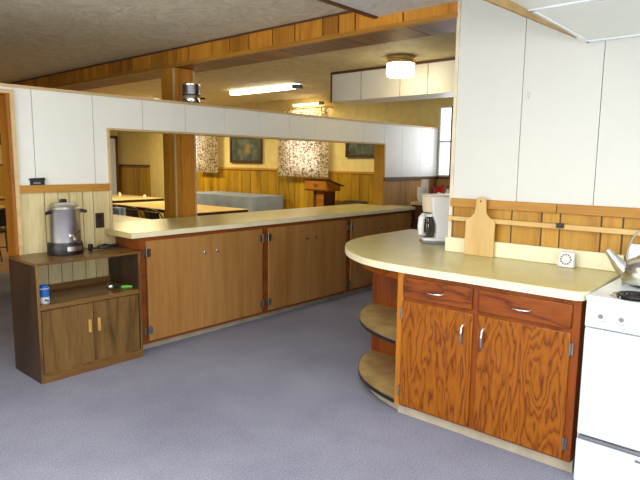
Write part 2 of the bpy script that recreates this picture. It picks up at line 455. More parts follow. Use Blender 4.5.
MB().box(1.597, 1.622, YP-.018, YP-.003, 0, 1.995).box(.66, .685, YP-.018, YP-.003, 0, 1.995).box(.686, 1.596, YP-.018, YP-.003, 1.972, 1.995).build('door_casing', M['pale_trim'], dj)

# ------------------------------------------------------------------ right kitchen wall
rw = struct(B(XW+.015, 3.56, -2.3, 1.84, 0, ZC).build('wall_right', M['seam']), 'white panelled kitchen wall over a pine wainscot', 'wall')
mb = MB()
for a, b in ((1.409, 1.84), (.962, 1.405), (.5, .958), (0, .496), (-2.3, -.004)): mb.box(XW, XW+.015, a, b, 1.28, 2.555)
mb.build('white_panels', M['white_wall'], rw)
mb = MB(); ys = [1.835, 1.43, 1.243, 1.135, .908, .797, .62, .42, .3, .1, -.1, -.4, -.8]
for a, b in zip(ys[1:], ys[:-1]): mb.box(XW+.002, XW+.015, a+.005, b-.005, .9, 1.26, rt())
mb.build('pine_boards', M['pine'], rw)
B(XW+.008, XW+.016, -2.3, 1.838, .9, 1.262).build('groove_backing', M['dark_trim'], rw)
struct(MB().box(XW-.018, XW+.004, 1.156, 1.85, 1.236, 1.292, .6).box(XW-.018, XW+.004, -2.3, 1.153, 1.236, 1.292, .3).build('trim_12', M['pine_h'], None, .003), 'pine cap rail under the white panels', 'trim')
struct(B(XW-.006, 3.57, 1.841, 1.864, .935, 2.555).build('trim_13', plain('pale_corner', (226, 214, 186), .5)), 'pale corner strip at the end of the white wall', 'trim')
struct(B(3.40, 3.425, -.5, 1.86, 1.146, 1.176).build('trim_14', M['rail_wood'], None, .003), 'light wood rail along the pine boards', 'trim')
struct(B(3.424, 3.44, 1.60, 1.64, 1.15, 1.172).build('trim_15', M['rail_wood']), 'spacer behind the light wood rail', 'trim')
hk = thing('wall_hook', 'tiny white hook stuck on the white wall panel above the cutting board', 'hook', (XW, 1.367, 1.93))
B(-.004, 0, -.008, .008, -.02, .02).build('back_plate', plain('hook_grey', (205, 204, 198), .5), hk)
MB().tube([(-.003, 0, -.005), (-.015, 0, -.016), (-.02, 0, -.008)], .003).build('prong', M['white_plastic'], hk)

# hood / canopy over the stove
hd = thing('canopy_hood', 'large white ceiling canopy over the stove at top right', 'canopy', (3.43, 0, 2.2))
MB().box(-1.75, 0, -.6, 1.05, 0, .32).build('canopy_shell', M['hood_white'], hd)
MB().box(-.855, -.825, -.6, 1.05, -.006, .004).box(-.84, 0, 1.035, 1.062, -.006, .02).box(-.03, 0, -.6, 1.05, -.006, .004).build('edge_trim', M['enamel'], hd)
MB().prism([(.005, .0), (-.86, -.030), (-1.75, -.06), (-1.75, .004), (.005, .004)], 1.05, 1.065, 'y').build('fascia', M['hood_brown'], hd)

# ------------------------------------------------------------------ pass-through base cabinets and worktop
YD = 3.929
def base_cabinet(x0, x1, label):
    t = thing('base_cabinet', label, 'cabinet', (x0, YD, 0), 0, 'plywood base cabinets under the serving counter')
    W = x1-x0
    MB().box(.0, W, .02, .36, .06, .923).build('carcass', M['frame_red'], t)
    MB().box(0, .045, 0, .02, .06, .923).box(W-.025, W, 0, .02, .06, .923).box(.045, W-.025, 0, .02, .885, .923).box(.045, W-.025, 0, .02, .06, .09).build('face_frame', M['frame_red'], t)
    B(0, W, .06, .08, 0, .06).build('toe_kick', M['kick'], t)
    a, b = .05, W-.03; m = (a+b)/2
    for i, (p, q) in enumerate(((a, m-.001), (m+.001, b))):
        d = B(p, q, -.018, 0, .085, .892, rt()).build('door', M['birch_door'], t, .002)
        kx = m-.072 if i == 0 else m+.062
        MB().lathe([(.006, 0), (.006, .012), (.014, .018), (.014, .026), (.008, .03)], n=20, axis='y').build('knob', M['chrome'], d)
        k = d.children[0]; k.location = (kx, -.018, .748); k.scale = (1, -1, 1)
        hx = a if i == 0 else b; sg = 1 if i == 0 else -1
        for hz in (.80, .17):
            MB().box(hx-.004*sg, hx+.03*sg, -.023, -.018, hz-.032, hz+.032).box(hx-.03*sg, hx-.004*sg, -.008, .0, hz-.026, hz+.026).tube([(hx-.004*sg, -.02, hz-.036), (hx-.004*sg, -.02, hz+.036)], .006).build('hinge', M['hinge_metal'], d)
    return t
base_cabinet(2.345, 3.655, 'plywood two-door cabinet under the serving counter, next to the brown shelf unit')
base_cabinet(3.657, 4.93, 'plywood two-door cabinet in the middle under the serving counter')
base_cabinet(4.932, 6.26, 'plywood two-door cabinet at the far right end under the serving counter')
ct = thing('serving_counter', 'long pale yellow laminate serving counter running through the partition opening', 'counter', (2.262, 3.9, .925))
MB().box(0, 4.03, 0, .385, 0, .043).box(.075, 3.86, .3849, .80, 0, .043).build('worktop', M['laminate'], ct, .004)
B(0, 4.03, -.003, .0, .001, .04).build('edge_band', M['laminate_edge'], ct); B(-.003, 0, 0, .385, .001, .04).build('edge_band', M['laminate'], ct)

# ------------------------------------------------------------------ brown shelf unit (left)
su = thing('shelf_cabinet', 'dark walnut-look shelf unit with two doors standing left of the serving counter', 'cabinet', (1.522, 3.845, 0))
W, D, H = .772, .445, .833
B(0, .018, 0, D, 0, H-.018).build('side_panel', M['walnut_dark'], su)
B(W-.018, W, 0, D, 0, H-.018).build('side_panel', M['walnut_dark'], su)
B(-.0, .018, -.004, 0, 0, H-.018).build('edge_band', M['walnut'], su); B(W-.018, W, -.004, 0, 0, H-.018).build('edge_band', M['walnut'], su)
B(-.003, W+.003, -.005, D, H-.018, H).build('top', M['walnut_h'], su, .002)
B(.018, W-.018, .0, D, .508, .54).build('shelf', M['walnut_h'], su)
B(.018, W-.018, .0, D, .05, .07).build('bottom_shelf', M['walnut'], su)
B(.018, W-.018, .02, .035, 0, .05).build('plinth', M['walnut'], su)
B(.018, W-.018, -.004, .02, 0, .052).build('plinth', M['walnut_h'], su)
B(.018, W-.018, D-.006, D, .06, .51).build('back_panel', M['walnut_dark'], su)
B(.018, W-.018, D-.02, D-.004, .54, .585).build('back_rail', M['walnut_h'], su)
B(.018, W-.018, .022, .03, .07, .508).build('door_recess', M['black'], su)
for i in range(2):
    p, q = ((.024, W/2-.002), (W/2+.002, W-.024))[i]
    d = B(p, q, .002, .018, .062, .502, rt()).build('door', M['walnut'], su)
    hx = W/2-.042 if i == 0 else W/2+.026
    MB().box(hx, hx+.018, -.02, .002, .29, .385).build('handle', M['handle_wood'], d, .004)

# coffee urn
ur = thing('coffee_urn', 'stainless steel coffee urn with black base on the shelf unit', 'coffee urn', (1.858, 4.13, .833))
MB().lathe([(.122, 0), (.125, .01), (.122, .07), (.116, .09), (.0, .09)], n=40).build('base', M['black'], ur)
MB().lathe([(.110, .088), (.112, .10), (.112, .325), (.116, .33), (.111, .34), (.0, .34)], n=40).build('body', M['steel'], ur)
l = MB().lathe([(.114, .338), (.110, .35), (.08, .372), (.03, .38), (0, .38)], n=40).build('lid', M['steel'], ur)
MB().box(-.026, .026, -.012, .012, .378, .402).build('knob', M['black'], l, .008)
for sx in (-1, 1):
    MB().tube([(sx*.105, -.03, .315), (sx*.13, -.045, .312), (sx*.15, -.055, .305)], [.013, .013, .010]).build('handle', M['black'], ur)
sp = MB().tube([(-.005, -.105, .135), (.0, -.15, .135), (.0, -.165, .112)], [.014, .014, .009]).build('spigot', M['chrome'], ur)
MB().tube([(.0, -.15, .145), (.012, -.158, .165), (.04, -.158, .178)], .007).build('lever', M['black'], sp)
MB().grid(lambda u, v: (.127*cos(R(-108)+u*R(55)), .127*sin(R(-108)+u*R(55)), .032+v*.032), 12, 1).build('name_plate', M['steel'], ur)

# cord coil
pts = []
for i in range(60):
    a = i*.42; pts.append((.075*cos(a)*(1+.15*sin(i*.9)), .028*sin(a), .012+.02*(i/60)+.006*sin(i*1.7)))
pts = [(-.13, .02, .01), (-.125, .02, .03), (-.10, .015, .012)] + pts
pc = thing('power_cord', 'bundle of black power cord lying beside the coffee urn', 'cord', (2.185, 4.12, .833))
MB().tube(pts, .0055, 8).build('cable', M['black'], pc)
MB().box(-.145, -.115, .005, .035, .0, .05).build('plug', M['black'], pc, .006)

# jar and little things on the shelf
jr = thing('cleaner_can', 'small blue and white can at the left end of the middle shelf', 'can', (1.607, 3.93, .54))
MB().lathe([(.03, 0), (.032, .004), (.032, .105), (.0, .105)], n=28).build('body', M['foam'], jr)
MB().lathe([(.0327, .045), (.0327, .10)], n=28).build('label_band', M['jar_blue'], jr)
MB().prism([(-.014, .02), (.012, .008), (.018, .022), (-.010, .034)], -.0335, -.0325, 'y').build('label_stripe', M['jar_blue'], jr)
MB().lathe([(.027, .105), (.027, .125), (.0, .127)], n=28).build('lid', M['jar_blue'], jr)
ti = thing('tea_infuser', 'small silver ball-shaped strainer on the middle shelf', 'strainer', (2.115, 3.97, .54))
MB().lathe([(.0, 0), (.016, .003), (.026, .014), (.03, .028), (.026, .042), (.016, .052), (.0, .055)], n=24).build('ball', M['chrome'], ti)
MB().tube([(.02, 0, .045), (.04, .03, .06), (.055, .06, .05)], .003).build('handle', M['soft_black'], ti)
gp = thing('green_peeler', 'green handled kitchen tool lying on the middle shelf', 'utensil', (2.205, 3.955, .54), R(-35))
MB().tube([(-.01, 0, .012), (.03, 0, .014), (.07, 0, .012)], [.011, .015, .009]).build('handle', M['green'], gp)
MB().tube([(-.01, 0, .012), (-.05, .008, .012), (-.085, .012, .008)], [.006, .007, .003]).build('blade', M['soft_black'], gp)

# outlet + little black box on the ledge
ou = thing('wall_outlet', 'dark brown outlet on the pale boards right of the coffee urn', 'outlet', (2.222, YP+.005, 1.04))
B(-.036, .036, -.007, 0, -.06, .06).build('cover_plate', plain('outlet_brown', (58, 34, 28), .4), ou, .003)
MB().box(-.018, .018, -.011, -.006, .008, .042).box(-.018, .018, -.011, -.006, -.042, -.008).build('socket', M['black'], ou, .003)
bx_ = thing('tea_tin', 'small black tin with white printing on the ledge above the pale boards', 'tin', (1.748, YP-.012, 1.332))
MB().box(-.048, .05, -.008, .01, 0, .035).prism([(-.056, .035), (.058, .035), (.052, .054), (-.05, .05)], -.009, .01, 'y').build('body', M['black'], bx_)
MB().box(-.03, .02, -.0095, -.008, .008, .022).build('label_patch', M['grey_plastic'], bx_)

# ------------------------------------------------------------------ peninsula cabinet
XD = 2.775
pc_ = thing('base_cabinet', 'varnished oak cabinet with two drawers and two doors in front of the stove', 'cabinet', (XD, .79, 0))
LY = 1.03
MB().box(.02, .64, 0, LY, .07, .885).build('carcass', M['oak_frame'], pc_)
MB().box(0, .0199, 0, .045, .07, .8849).box(0, .0199, .50, .552, .071, .8849).box(.0005, .0198, .045, .5, .86, .8848).box(.0005, .0198, .552, LY-.045, .86, .8848).box(.0005, .0198, .045, .5, .70, .75).box(.0005, .0198, .552, LY-.045, .70, .75).box(.0005, .0198, .045, .5, .0705, .09).box(.0005, .0198, .552, LY-.045, .0705, .09).build('face_frame', M['oak_frame'], pc_)
B(-.002, .02, LY-.043, LY, .07, .885).build('end_stile', M['yellow_stile'], pc_)
B(.04, .06, 0, LY, 0, .07).build('toe_kick', M['kick'], pc_)
for (a, b) in ((.037, .512), (.548, .985)):
    d = B(-.016, .004, a, b, .742, .862, rt()).build('drawer', M['oak_dark'], pc_, .004)
    c = (a+b)/2
    MB().tube([(-.014, c-.045, .80), (-.036, c-.04, .798), (-.042, c, .796), (-.036, c+.04, .798), (-.014, c+.045, .80)], [.007, .005, .0055, .005, .007]).build('pull', M['chrome'], d)
for i, (a, b) in enumerate(((.037, .508), (.540, .988))):
    d = B(-.016, .004, a, b, .082, .722, rt()).build('door', M['oak_door'], pc_, .004)
    hy = .475 if i == 0 else .592
    MB().tube([(-.014, hy, .545), (-.038, hy, .56), (-.044, hy, .60), (-.038, hy, .64), (-.014, hy, .655)], [.009, .006, .0065, .006, .009]).build('pull', M['chrome'], d)
    ey = a-.002 if i == 0 else b+.002
    for hz in (.645, .165):
        MB().box(-.010, -.003, ey-.014, ey+.014, hz-.03, hz+.03).tube([(-.016, ey, hz-.033), (-.016, ey, hz+.033)], .005).build('hinge', M['hinge_metal'], d)

# rounded end shelves
es = thing('corner_shelf', 'rounded open end shelves joined to the oak cabinet', 'shelf', (3.44, 1.822, 0))
def loc_(pts): return [(x-3.44, y-1.822) for x, y in pts]
END = [(2.775, 1.822), (2.80, 1.92), (2.835, 2.02), (2.885, 2.12), (2.95, 2.21), (3.03, 2.29), (3.11, 2.35), (3.20, 2.405), (3.29, 2.44), (3.37, 2.46), (3.47, 2.47)]
def oval(xf, yend, n=26, ins=0.0):
    q = []
    for i, (x, y) in enumerate(END):
        a = Vector(END[max(i-1, 0)]); b = Vector(END[min(i+1, len(END)-1)]); d = (b-a).normalized()
        q.append((x+d.y*ins, y-d.x*ins if i else y))
    return q
o1 = oval(0, 0)
for nm, z0, z1 in (('shelf', .445, .462), ('bottom_shelf', .075, .095)):
    sh = MB().prism(loc_(o1)+[(.03, 0)], z0, z1, smooth=True).build(nm, M['laminate_worn'], es)
    e = [(x, y, (z0+z1)/2) for x, y in loc_(oval(0, 0, ins=-.003))]
    MB().grid(lambda u, v: (e[round(u*10)][0], e[round(u*10)][1], z0-.006+v*(z1-z0+.008)), 10, 1).build('edge_strip', M['black'], sh)
    MB().tube([(x, y, z1) for x, y, z in e], .003, 6).build('metal_edge', M['hinge_metal'], sh)
MB().box(-.02, .0, .0, .648, .07, .885).build('back_panel', M['oak_frame'], es)
MB().box(.0, .9, .05, .62, .07, .885).build('carcass', M['oak_frame'], es)
MB().prism(loc_(oval(0, 0, ins=.06))+[(.03, 0)], 0, .075, smooth=True).build('toe_kick', M['kick'], es)
MB().prism(loc_(oval(0, 0, ins=-.005))+[(.03, 0)], .84, .886, smooth=True).build('apron', M['oak_dark'], es)

# peninsula countertop
pts = [(2.825, .772), (2.79, .775), (2.762, .787), (2.748, .81), (2.745, .84), (2.745, 1.2), (2.745, 1.6), (2.748, 1.76), (2.757, 1.88), (2.778, 2.0), (2.815, 2.11), (2.868, 2.21), (2.94, 2.32),
       (3.03, 2.42), (3.13, 2.51), (3.24, 2.59), (3.36, 2.65), (3.50, 2.695), (3.65, 2.72), (3.85, 2.73), (4.36, 2.73), (4.36, 1.88), (3.428, 1.88), (3.428, .772)]
pk = thing('countertop', 'pale yellow laminate countertop with rounded end on the oak cabinet', 'counter', (2.745, .772, .887))
lp = [(x-2.745, y-.772) for x, y in pts]
MB().prism(lp, 0, .045, smooth=True).build('worktop', M['laminate'], pk, .003)
el = [(x, y) for x, y in lp[:21]]
cs = []
for i, p in enumerate(el):
    a = Vector(el[max(i-1, 0)]); b = Vector(el[min(i+1, len(el)-1)]); d = (b-a).normalized()
    cs.append((p[0]-d.y*.002, p[1]+d.x*.002))
MB().grid(lambda u, v: (cs[round(u*20)][0], cs[round(u*20)][1], .001+v*.041), 20, 1).build('edge_band', M['laminate_edge'], pk)
bs = B(0, .022, 0, 1.10, 0, .098).build('backsplash', M['laminate_edge'], None, .004, 2, (3.412, .772, .9325)); tag(bs, 'pale laminate backsplash strip between the countertop and the pine boards', 'backsplash')

# ------------------------------------------------------------------ things on the peninsula
cb = thing('cutting_board', 'paddle-shaped wooden cutting board leaning on the pine boards', 'cutting board', (3.384, 1.612, .9325))
hw = .099
out = [(-hw, 0), (hw, 0), (hw, .222), (.088, .238), (.06, .25), (.04, .275), (.034, .31), (.033, .352), (.026, .372), (.0, .382), (-.026, .372), (-.033, .352), (-.034, .31), (-.04, .275), (-.06, .25), (-.088, .238), (-hw, .222)]
o = MB().prism(out, -.009, .009, 'x').build('board', M['board_wood'], cb, .003); o.rotation_euler = (0, R(1), 0)
MB().lathe([(.006, -.0098), (.006, .0098)], (0, 0, .352), 16, axis='x').build('hanging_hole', M['walnut_dark'], o)
tm = thing('kitchen_timer', 'white square kitchen timer with round dial on the countertop', 'timer', (3.365, 1.06, .9325), 0)
o = MB().prism([(-.045, 0), (.045, 0), (.043, .088), (-.043, .088)], -.016, .016, 'x').build('case', M['white_plastic'], tm, .006); o.rotation_euler = (0, R(8), 0)
MB().lathe([(.034, 0), (.034, .003), (.0, .003)], (-.019, 0, .046), 32, axis='x').build('dial', M['foam'], o)
mk = MB()
for k in range(12):
    a = 2*pi*k/12; mk.box(-.0215, -.0185, .028*cos(a)-.0045, .028*cos(a)+.0045, .046+.028*sin(a)-.0045, .046+.028*sin(a)+.0045)
mk.build('dial_marks', plain('dial_grey', (110, 112, 120), .5), o)
MB().lathe([(.014, 0), (.012, .012), (.0, .012)], (-.031, 0, .046), 24, axis='x').build('knob', M['white_plastic'], o)
oo = thing('wall_switch', 'small black box fixed on the light wood rail above the timer', 'switch', (3.40, 1.118, 1.168))
B(-.012, 0, -.022, .022, -.014, .014).build('body', M['black'], oo, .002)
B(-.015, -.011, -.008, .008, -.006, .006).build('button', M['soft_black'], oo)

# coffee maker
cm = thing('coffee_maker', 'white drip coffee maker with glass jug on the countertop end', 'coffee maker', (3.75, 2.115, .932), R(-139))
# local: -y front, +x towards the viewer
MB().prism([(-.09, .125), (.09, .125), (.095, -.06), (.07, -.13), (-.07, -.13), (-.095, -.06)], 0, .02).build('base', M['grey_plastic'], cm, .006)
MB().prism([(-.086, .121), (.086, .121), (.091, -.058), (.067, -.126), (-.067, -.126), (-.091, -.058)], .02, .042).build('warming_base', M['white_plastic'], cm, .006)
MB().prism([(.122, .042), (.118, .345), (-.075, .345), (-.062, .22), (-.028, .13), (-.035, .042)], -.088, .088, 'x').build('water_tank', M['white_plastic'], cm, .008)
MB().lathe([(.046, .23), (.052, .245), (.062, .345), (.0, .345)], (0, -.072, 0), 32).build('filter_basket', M['cream_plastic'], cm)
MB().prism([(-.09, .12), (.09, .12), (.09, -.05), (.07, -.11), (0, -.138), (-.07, -.11), (-.09, -.05)], .345, .362).build('lid', M['cream_plastic'], cm, .008)
jg = MB().lathe([(.04, .044), (.052, .056), (.056, .10), (.052, .15), (.045, .185), (.047, .20), (.0, .20)], (0, -.085, 0), 32)
g = NT('jug_glass'); g.set((90, 80, 74), .05, 0, .6); g.b.inputs['Transmission Weight'].default_value = .6
jg = jg.build('carafe', g.m, cm)
hd_ = [(.04, .195), (.07, .205), (.095, .19), (.105, .13), (.10, .08), (.06, .065)]
MB().tube([(q*.8, -.085-q*.6, z) for q, z in hd_], [.016, .022, .024, .024, .022, .016]).build('carafe_handle', M['white_plastic'], jg)
MB().lathe([(.052, .198), (.048, .215), (.0, .218)], (0, -.085, 0), 32).build('carafe_lid', M['white_plastic'], jg)
B(.086, .090, .085, .10, .27, .285).build('switch', M['black'], cm)

# ------------------------------------------------------------------ stove
sv = thing('electric_stove', 'white electric range with coil burners at the right edge', 'stove', (2.76, .01, 0))
SW = .757
B(.02, .645, 0, SW, .0, .9).build('body', M['enamel'], sv)
B(-.01, .645, -.002, SW+.002, .895, .922).build('cooktop', M['enamel'], sv, .008)
MB().prism([(-.004, .905), (.02, .905), (.02, .775), (-.012, .775)], 0.002, SW-.002, 'y').build('control_panel', M['enamel'], sv, .006)
od = B(-.012, .018, .004, SW-.004, .245, .768).build('oven_door', M['enamel'], sv, .008)
MB().tube([(-.03, .1, .72), (-.045, .14, .72), (-.045, .30, .72), (-.03, .34, .72)], .009).build('handle', M['chrome'], od)
dr = B(-.012, .018, .004, SW-.004, .004, .222).build('storage_drawer', M['enamel'], sv, .006)
B(-.016, .01, .006, SW-.012, .224, .240).build('trim_strip', M['grey_plastic'], dr, .003)
MB().prism([(.44, .192), (.50, .192), (.495, .206), (.47, .200), (.445, .206)], -.0145, -.012, 'x').build('emblem', M['grey_plastic'], dr)
for ky in (.683, .597, .16, .07):
    k = MB().lathe([(.031, 0), (.031, -.004), (.024, -.008), (.021, -.018), (.0, -.018)], (-.009, ky, .838), 28, axis='x').build('knob', M['white_plastic'], sv)
    MB().lathe([(.011, -.018), (.011, -.024), (.0, -.024)], (-.009, ky, .838), 20, axis='x').build('knob_cap', M['hinge_metal'], k)
for bx0, by0, br in ((.098, .572, .09), (.42, .575, .08), (.115, .19, .08), (.42, .18, .10)):
    pn = MB().lathe([(br*.55, .917), (br, .9205), (br+.014, .926), (br+.018, .9235)], (bx0, by0, 0), 40).build('drip_pan', M['chrome'], sv)
    sp_ = [((br*.2+br*.7*i/80)*cos(i*.28)+bx0, (br*.2+br*.7*i/80)*sin(i*.28)+by0, .932) for i in range(81)]
    MB().tube(sp_, .0055, 8).build('coil', M['black'], pn)
MB().prism([(.59, .92), (.645, .92), (.645, 1.10), (.61, 1.105), (.595, 1.08)], 0, SW-.02, 'y').build('backguard', M['enamel'], sv, .014, 3)

kt = thing('tea_kettle', 'shiny stainless kettle with wire bail handle on the stove', 'kettle', (3.16, .605, .938))
MB().lathe([(.10, 0), (.112, .006), (.118, .04), (.112, .075), (.095, .105), (.062, .125), (.05, .128), (.0, .128)], n=48).build('body', plain('kettle_steel', (206, 202, 190), .24, 1, var=.03), kt)
l = MB().lathe([(.052, .127), (.05, .134), (.025, .144), (.0, .146)], n=36).build('lid', M['chrome'], kt)
MB().lathe([(.008, .145), (.014, .155), (.012, .168), (.0, .17)], n=20).build('knob', M['black'], l)
MB().tube([(-.03, .085, .05), (-.042, .12, .085), (-.052, .152, .125), (-.060, .178, .158)], [.045, .032, .021, .015], 16).build('spout', M['chrome'], kt)
hp = [(-.005+.03*cos(a)*0, .098*cos(a), .11+.175*sin(a)) for a in [pi*i/20 for i in range(21)]]
MB().tube(hp, .005, 8).build('handle', M['hinge_metal'], kt)
MB().tube([p for p in hp[7:14]], .010, 10).build('handle_grip', M['soft_black'], kt)

# ------------------------------------------------------------------ small cabinet and things beyond the serving counter
sc = thing('side_cabinet', 'low dark cabinet with pale top past the right end of the serving counter', 'cabinet', (6.34, 3.35, 0))
B(0, 1.12, 0, .63, .0, .985).build('carcass', M['lectern_dark'], sc)
B(-.02, 1.14, -.02, .645, .985, 1.02).build('top', M['pale_trim'], sc, .003)
for a, b in ((.02, .305), (.325, .61)):
    d = B(-.016, 0, a, b, .08, .96).build('door', M['lectern_dark'], sc, .003)
    MB().lathe([(.006, 0), (.006, -.012), (.013, -.018), (.0, -.024)], (-.016, (a+b)/2, .8), 16, axis='x').build('knob', M['chrome'], d)
pn = thing('round_pan', 'black round pan standing on edge against the dark side cabinet', 'pan', (6.255, 3.74, .74))
MB().lathe([(.12, -.02), (.13, .0), (.125, .02), (.0, .02)], n=36, axis='x').build('bowl', M['black'], pn)
MB().tube([(0, 0, -.12), (0, 0, -.42), (0, 0, -.738)], [.012, .01, .012], 10).build('handle', M['black'], pn)
cup = MB().lathe([(.026, 0), (.028, .003), (.0405, .105), (.043, .106), (.043, .108), (.0402, .108), (.0272, .005), (.0, .005)], n=20).build('foam_cup', M['foam'])
first = True
for cx, cy, n, lab in ((6.42, 3.905, 6, 'white foam cup nested in the shorter stack on the dark side cabinet'), (6.58, 3.94, 12, 'white foam cup nested in the taller stack on the dark side cabinet')):
    for k in range(n):
        c = cup if first else cup.copy()
        if not first: COL.objects.link(c)
        first = False
        c.location = (cx, cy, 1.02+k*.0165); tag(c, lab, 'cup', 'foam cups in nested stacks'); c.scale = (1.15, 1.15, 1.0)
rbg = thing('red_bag', 'red crinkled packet among the bottles on the dark side cabinet', 'packet', (6.84, 3.89, 1.02), R(-40))
mb = MB().grid(lambda u, v: (.085*cos(2*pi*u)*(1-.25*v*v)+.02*sin(9*u*2*pi)*v, .06*sin(2*pi*u)*(1-.5*v*v), .18*v+.016*sin(5*2*pi*u+1)*v+.02*cos(2*pi*u)*v), 40, 8)
mb.build('packet', M['red'], rbg)
MB().prism([(-.04, .07), (.02, .06), (.045, .10), (-.02, .12)], -.068, -.058, 'y').build('label_patch', M['foam'], rbg)
def bottle(x, y, s, m, cap, label):
    t = thing('bottle', label, 'bottle', (x, y, 1.02), 0, 'bottles on the dark side cabinet')
    MB().lathe([(.03*s, 0), (.034*s, .006), (.034*s, .11*s), (.014*s, .15*s), (.013*s, .175*s), (.0, .175*s)], n=24).build('body', m, t)
    MB().lathe([(.015*s, .17*s), (.015*s, .2*s), (.0, .2*s)], n=20).build('cap', cap, t)
bottle(6.80, 3.72, 1.0, M['white_plastic'], M['soft_black'], 'white bottle with black cap just right of the red packet')
bottle(6.95, 3.70, .9, M['white_plastic'], M['foam'], 'shorter white bottle with white cap behind the coffee maker')
bottle(6.70, 3.90, .85, M['soft_black'], M['black'], 'dark bottle between the cups and the red packet')
bottle(7.15, 3.68, 1.05, M['sage'], M['soft_black'], 'grey-green bottle nearest the end of the white wall')
bottle(7.05, 3.74, 1.1, M['soft_black'], M['black'], 'dark bottle behind the two white bottles')

# canister on top of the partition
cn = thing('metal_canister', 'shiny ribbed metal canister standing on top of the partition', 'canister', (3.175, 4.365, ZPT))
MB().lathe([(.078, 0), (.082, .004), (.082, .068), (.078, .072), (.082, .078), (.082, .15), (.086, .155), (.086, .168), (.0, .168)], n=36).build('body', M['chrome'], cn)
MB().lathe([(.0835, .07), (.0835, .078)], n=36).build('band', M['soft_black'], cn)
MB().tube([(.08, -.02, .05), (.115, -.03, .055), (.125, -.03, .05)], .009).build('handle', M['black'], cn)

# ------------------------------------------------------------------ lamps
def fluorescent(x, y0, y1, z, label, w=.13, wall=False):
    L = y1-y0
    t = thing('fluorescent_lamp', label, 'lamp', (x, y0, z), 0, 'fluorescent lamps over the dining room')
    hh = .03 if wall else .065
    B(-w/2, w/2, 0, L, hh, .0749 if not wall else .045).build('mount', M['white_plastic'], t)
    MB().prism([(-w/2, hh), (-w/2+.01, .0), (w/2-.01, .0), (w/2, hh)], .05, L, 'y').build('lens', M['tube_glow'], t, .006)
    B(-w/2-.004, w/2+.004, 0, .09, -.004, .05).build('end_cap', M['grey_plastic'], t, .003)
    ld = bpy.data.lights.new('fluorescent_light', 'AREA'); ld.shape = 'RECTANGLE'; ld.size = w; ld.size_y = L
    ld.energy = 5 if wall else (54 if y0 < 8 else 105); ld.color = (1, .82, .44)
    lo = bpy.data.objects.new('fluorescent_light', ld); COL.objects.link(lo); lo.parent = t; lo.location = (0, L/2, -.02)
    return t
fluorescent(6.03, 5.72, 7.2, 2.565, 'long glowing ceiling lamp above the partition, nearer of the ceiling tubes')
fluorescent(5.95, 9.2, 10.7, 2.565, 'glowing ceiling lamp left of the pine post, mostly hidden by the partition')
fluorescent(7.44, 6.5, 7.2, 2.50, 'glowing strip lamp mounted over the flowered curtain', .05, True)
dl = thing('drum_lamp', 'round white glass ceiling lamp with brass rim', 'lamp', (5.2, 3.46, ZC))
MB().lathe([(.13, 0), (.15, -.02), (.15, -.03), (.135, -.04), (.155, -.06), (.155, -.08), (.0, -.08)], n=40).build('rim', M['brass'], dl)
MB().lathe([(.135, -.078), (.148, -.09), (.148, -.185), (.138, -.21), (.0, -.216)], n=40).build('glass_shade', M['lamp_glow'], dl)
ld = bpy.data.lights.new('drum_light', 'POINT'); ld.energy = 9; ld.color = (1, .76, .34); ld.shadow_soft_size = .12
lo = bpy.data.objects.new('drum_light', ld); COL.objects.link(lo); lo.parent = dl; lo.location = (0, 0, -.24)

# ------------------------------------------------------------------ dining room
def curtain(y0, y1, z0, z1, label, x=7.40, wav=14):
    t = thing('curtain', label, 'curtain', (x, y0, z0), 0, 'flowered curtains on the far windows')
    L = y1-y0; Hh = z1-z0
    MB().grid(lambda u, v: (.022*sin(u*wav*2*pi)*(1-.4*v), u*L, v*Hh+(.02*abs(sin(u*wav*pi)) if v < .01 else 0)), 160, 12).build('fabric', M['curtain'], t)
    MB().tube([(0, -.05, Hh+.01), (0, L+.05, Hh+.01)], .012).build('rod', M['brass'], t)
    MB().tube([(.0, 0, Hh), (.06, 0, Hh), (.13, 0, Hh)], .008).build('bracket', M['brass'], t)
curtain(6.335, 7.56, 1.245, 2.44, 'wide flowered curtain on the window behind the lectern')
curtain(9.33, 10.02, 1.275, 2.40, 'narrow flowered curtain right of the pine post')

def picture(y0, y1, z0, z1, mat, label):
    t = thing('framed_picture', label, 'picture', (XE-.03, (y0+y1)/2, z0), 0, 'framed pictures on the far wall')
    h = (y1-y0)/2; H = z1-z0; f = .055
    MB().box(-.02, .02, -h, -h+f, 0, H).box(-.02, .02, h-f, h, 0, H).box(-.02, .02, -h+f, h-f, 0, f).box(-.02, .02, -h+f, h-f, H-f, H).build('frame', M['picture_frame'], t, .006)
    B(-.004, .012, -h+f, h-f, f, H-f).build('canvas', mat, t)
picture(8.12, 9.06, 1.49, 2.02, mat_painting('dark_landscape', 3.0, (0, -.05, .27)), 'dark framed landscape picture with an ochre patch in its middle')
picture(5.2, 6.05, 1.605, 2.05, mat_painting('dark_scene', 9.0, None), 'dark framed picture at the right, by the pine jamb of the opening')

# lectern
lc = thing('lectern', 'orange-brown wooden lectern with sloped top before the flowered curtain', 'lectern', (7.03, 6.16, 0))
MB().box(-.08, .20, -.13, .10, 0, 1.06).build('pedestal', M['lectern_dark'], lc)
MB().box(-.095, -.08, -.13, .02, 0, 1.06).build('side_panel', M['lectern_wood'], lc)
MB().prism([(-.13, 1.055), (.20, 1.055), (.20, 1.14), (-.13, 1.232)], -.24, .25, 'y').build('desk_box', M['lectern_wood'], lc, .004)
MB().prism([(-.16, 1.240), (.26, 1.123), (.26, 1.143), (-.16, 1.26)], -.27, .28, 'y').build('desk_top', M['lectern_dark'], lc, .004)
d = B(-.142, -.13, -.22, .23, 1.075, 1.215).build('drawer', M['lectern_wood'], lc, .004)
MB().tube([(-.142, -.03, 1.16), (-.16, -.02, 1.15), (-.165, .0, 1.147), (-.16, .02, 1.15), (-.142, .03, 1.16)], .008).build('handle', M['black'], d)
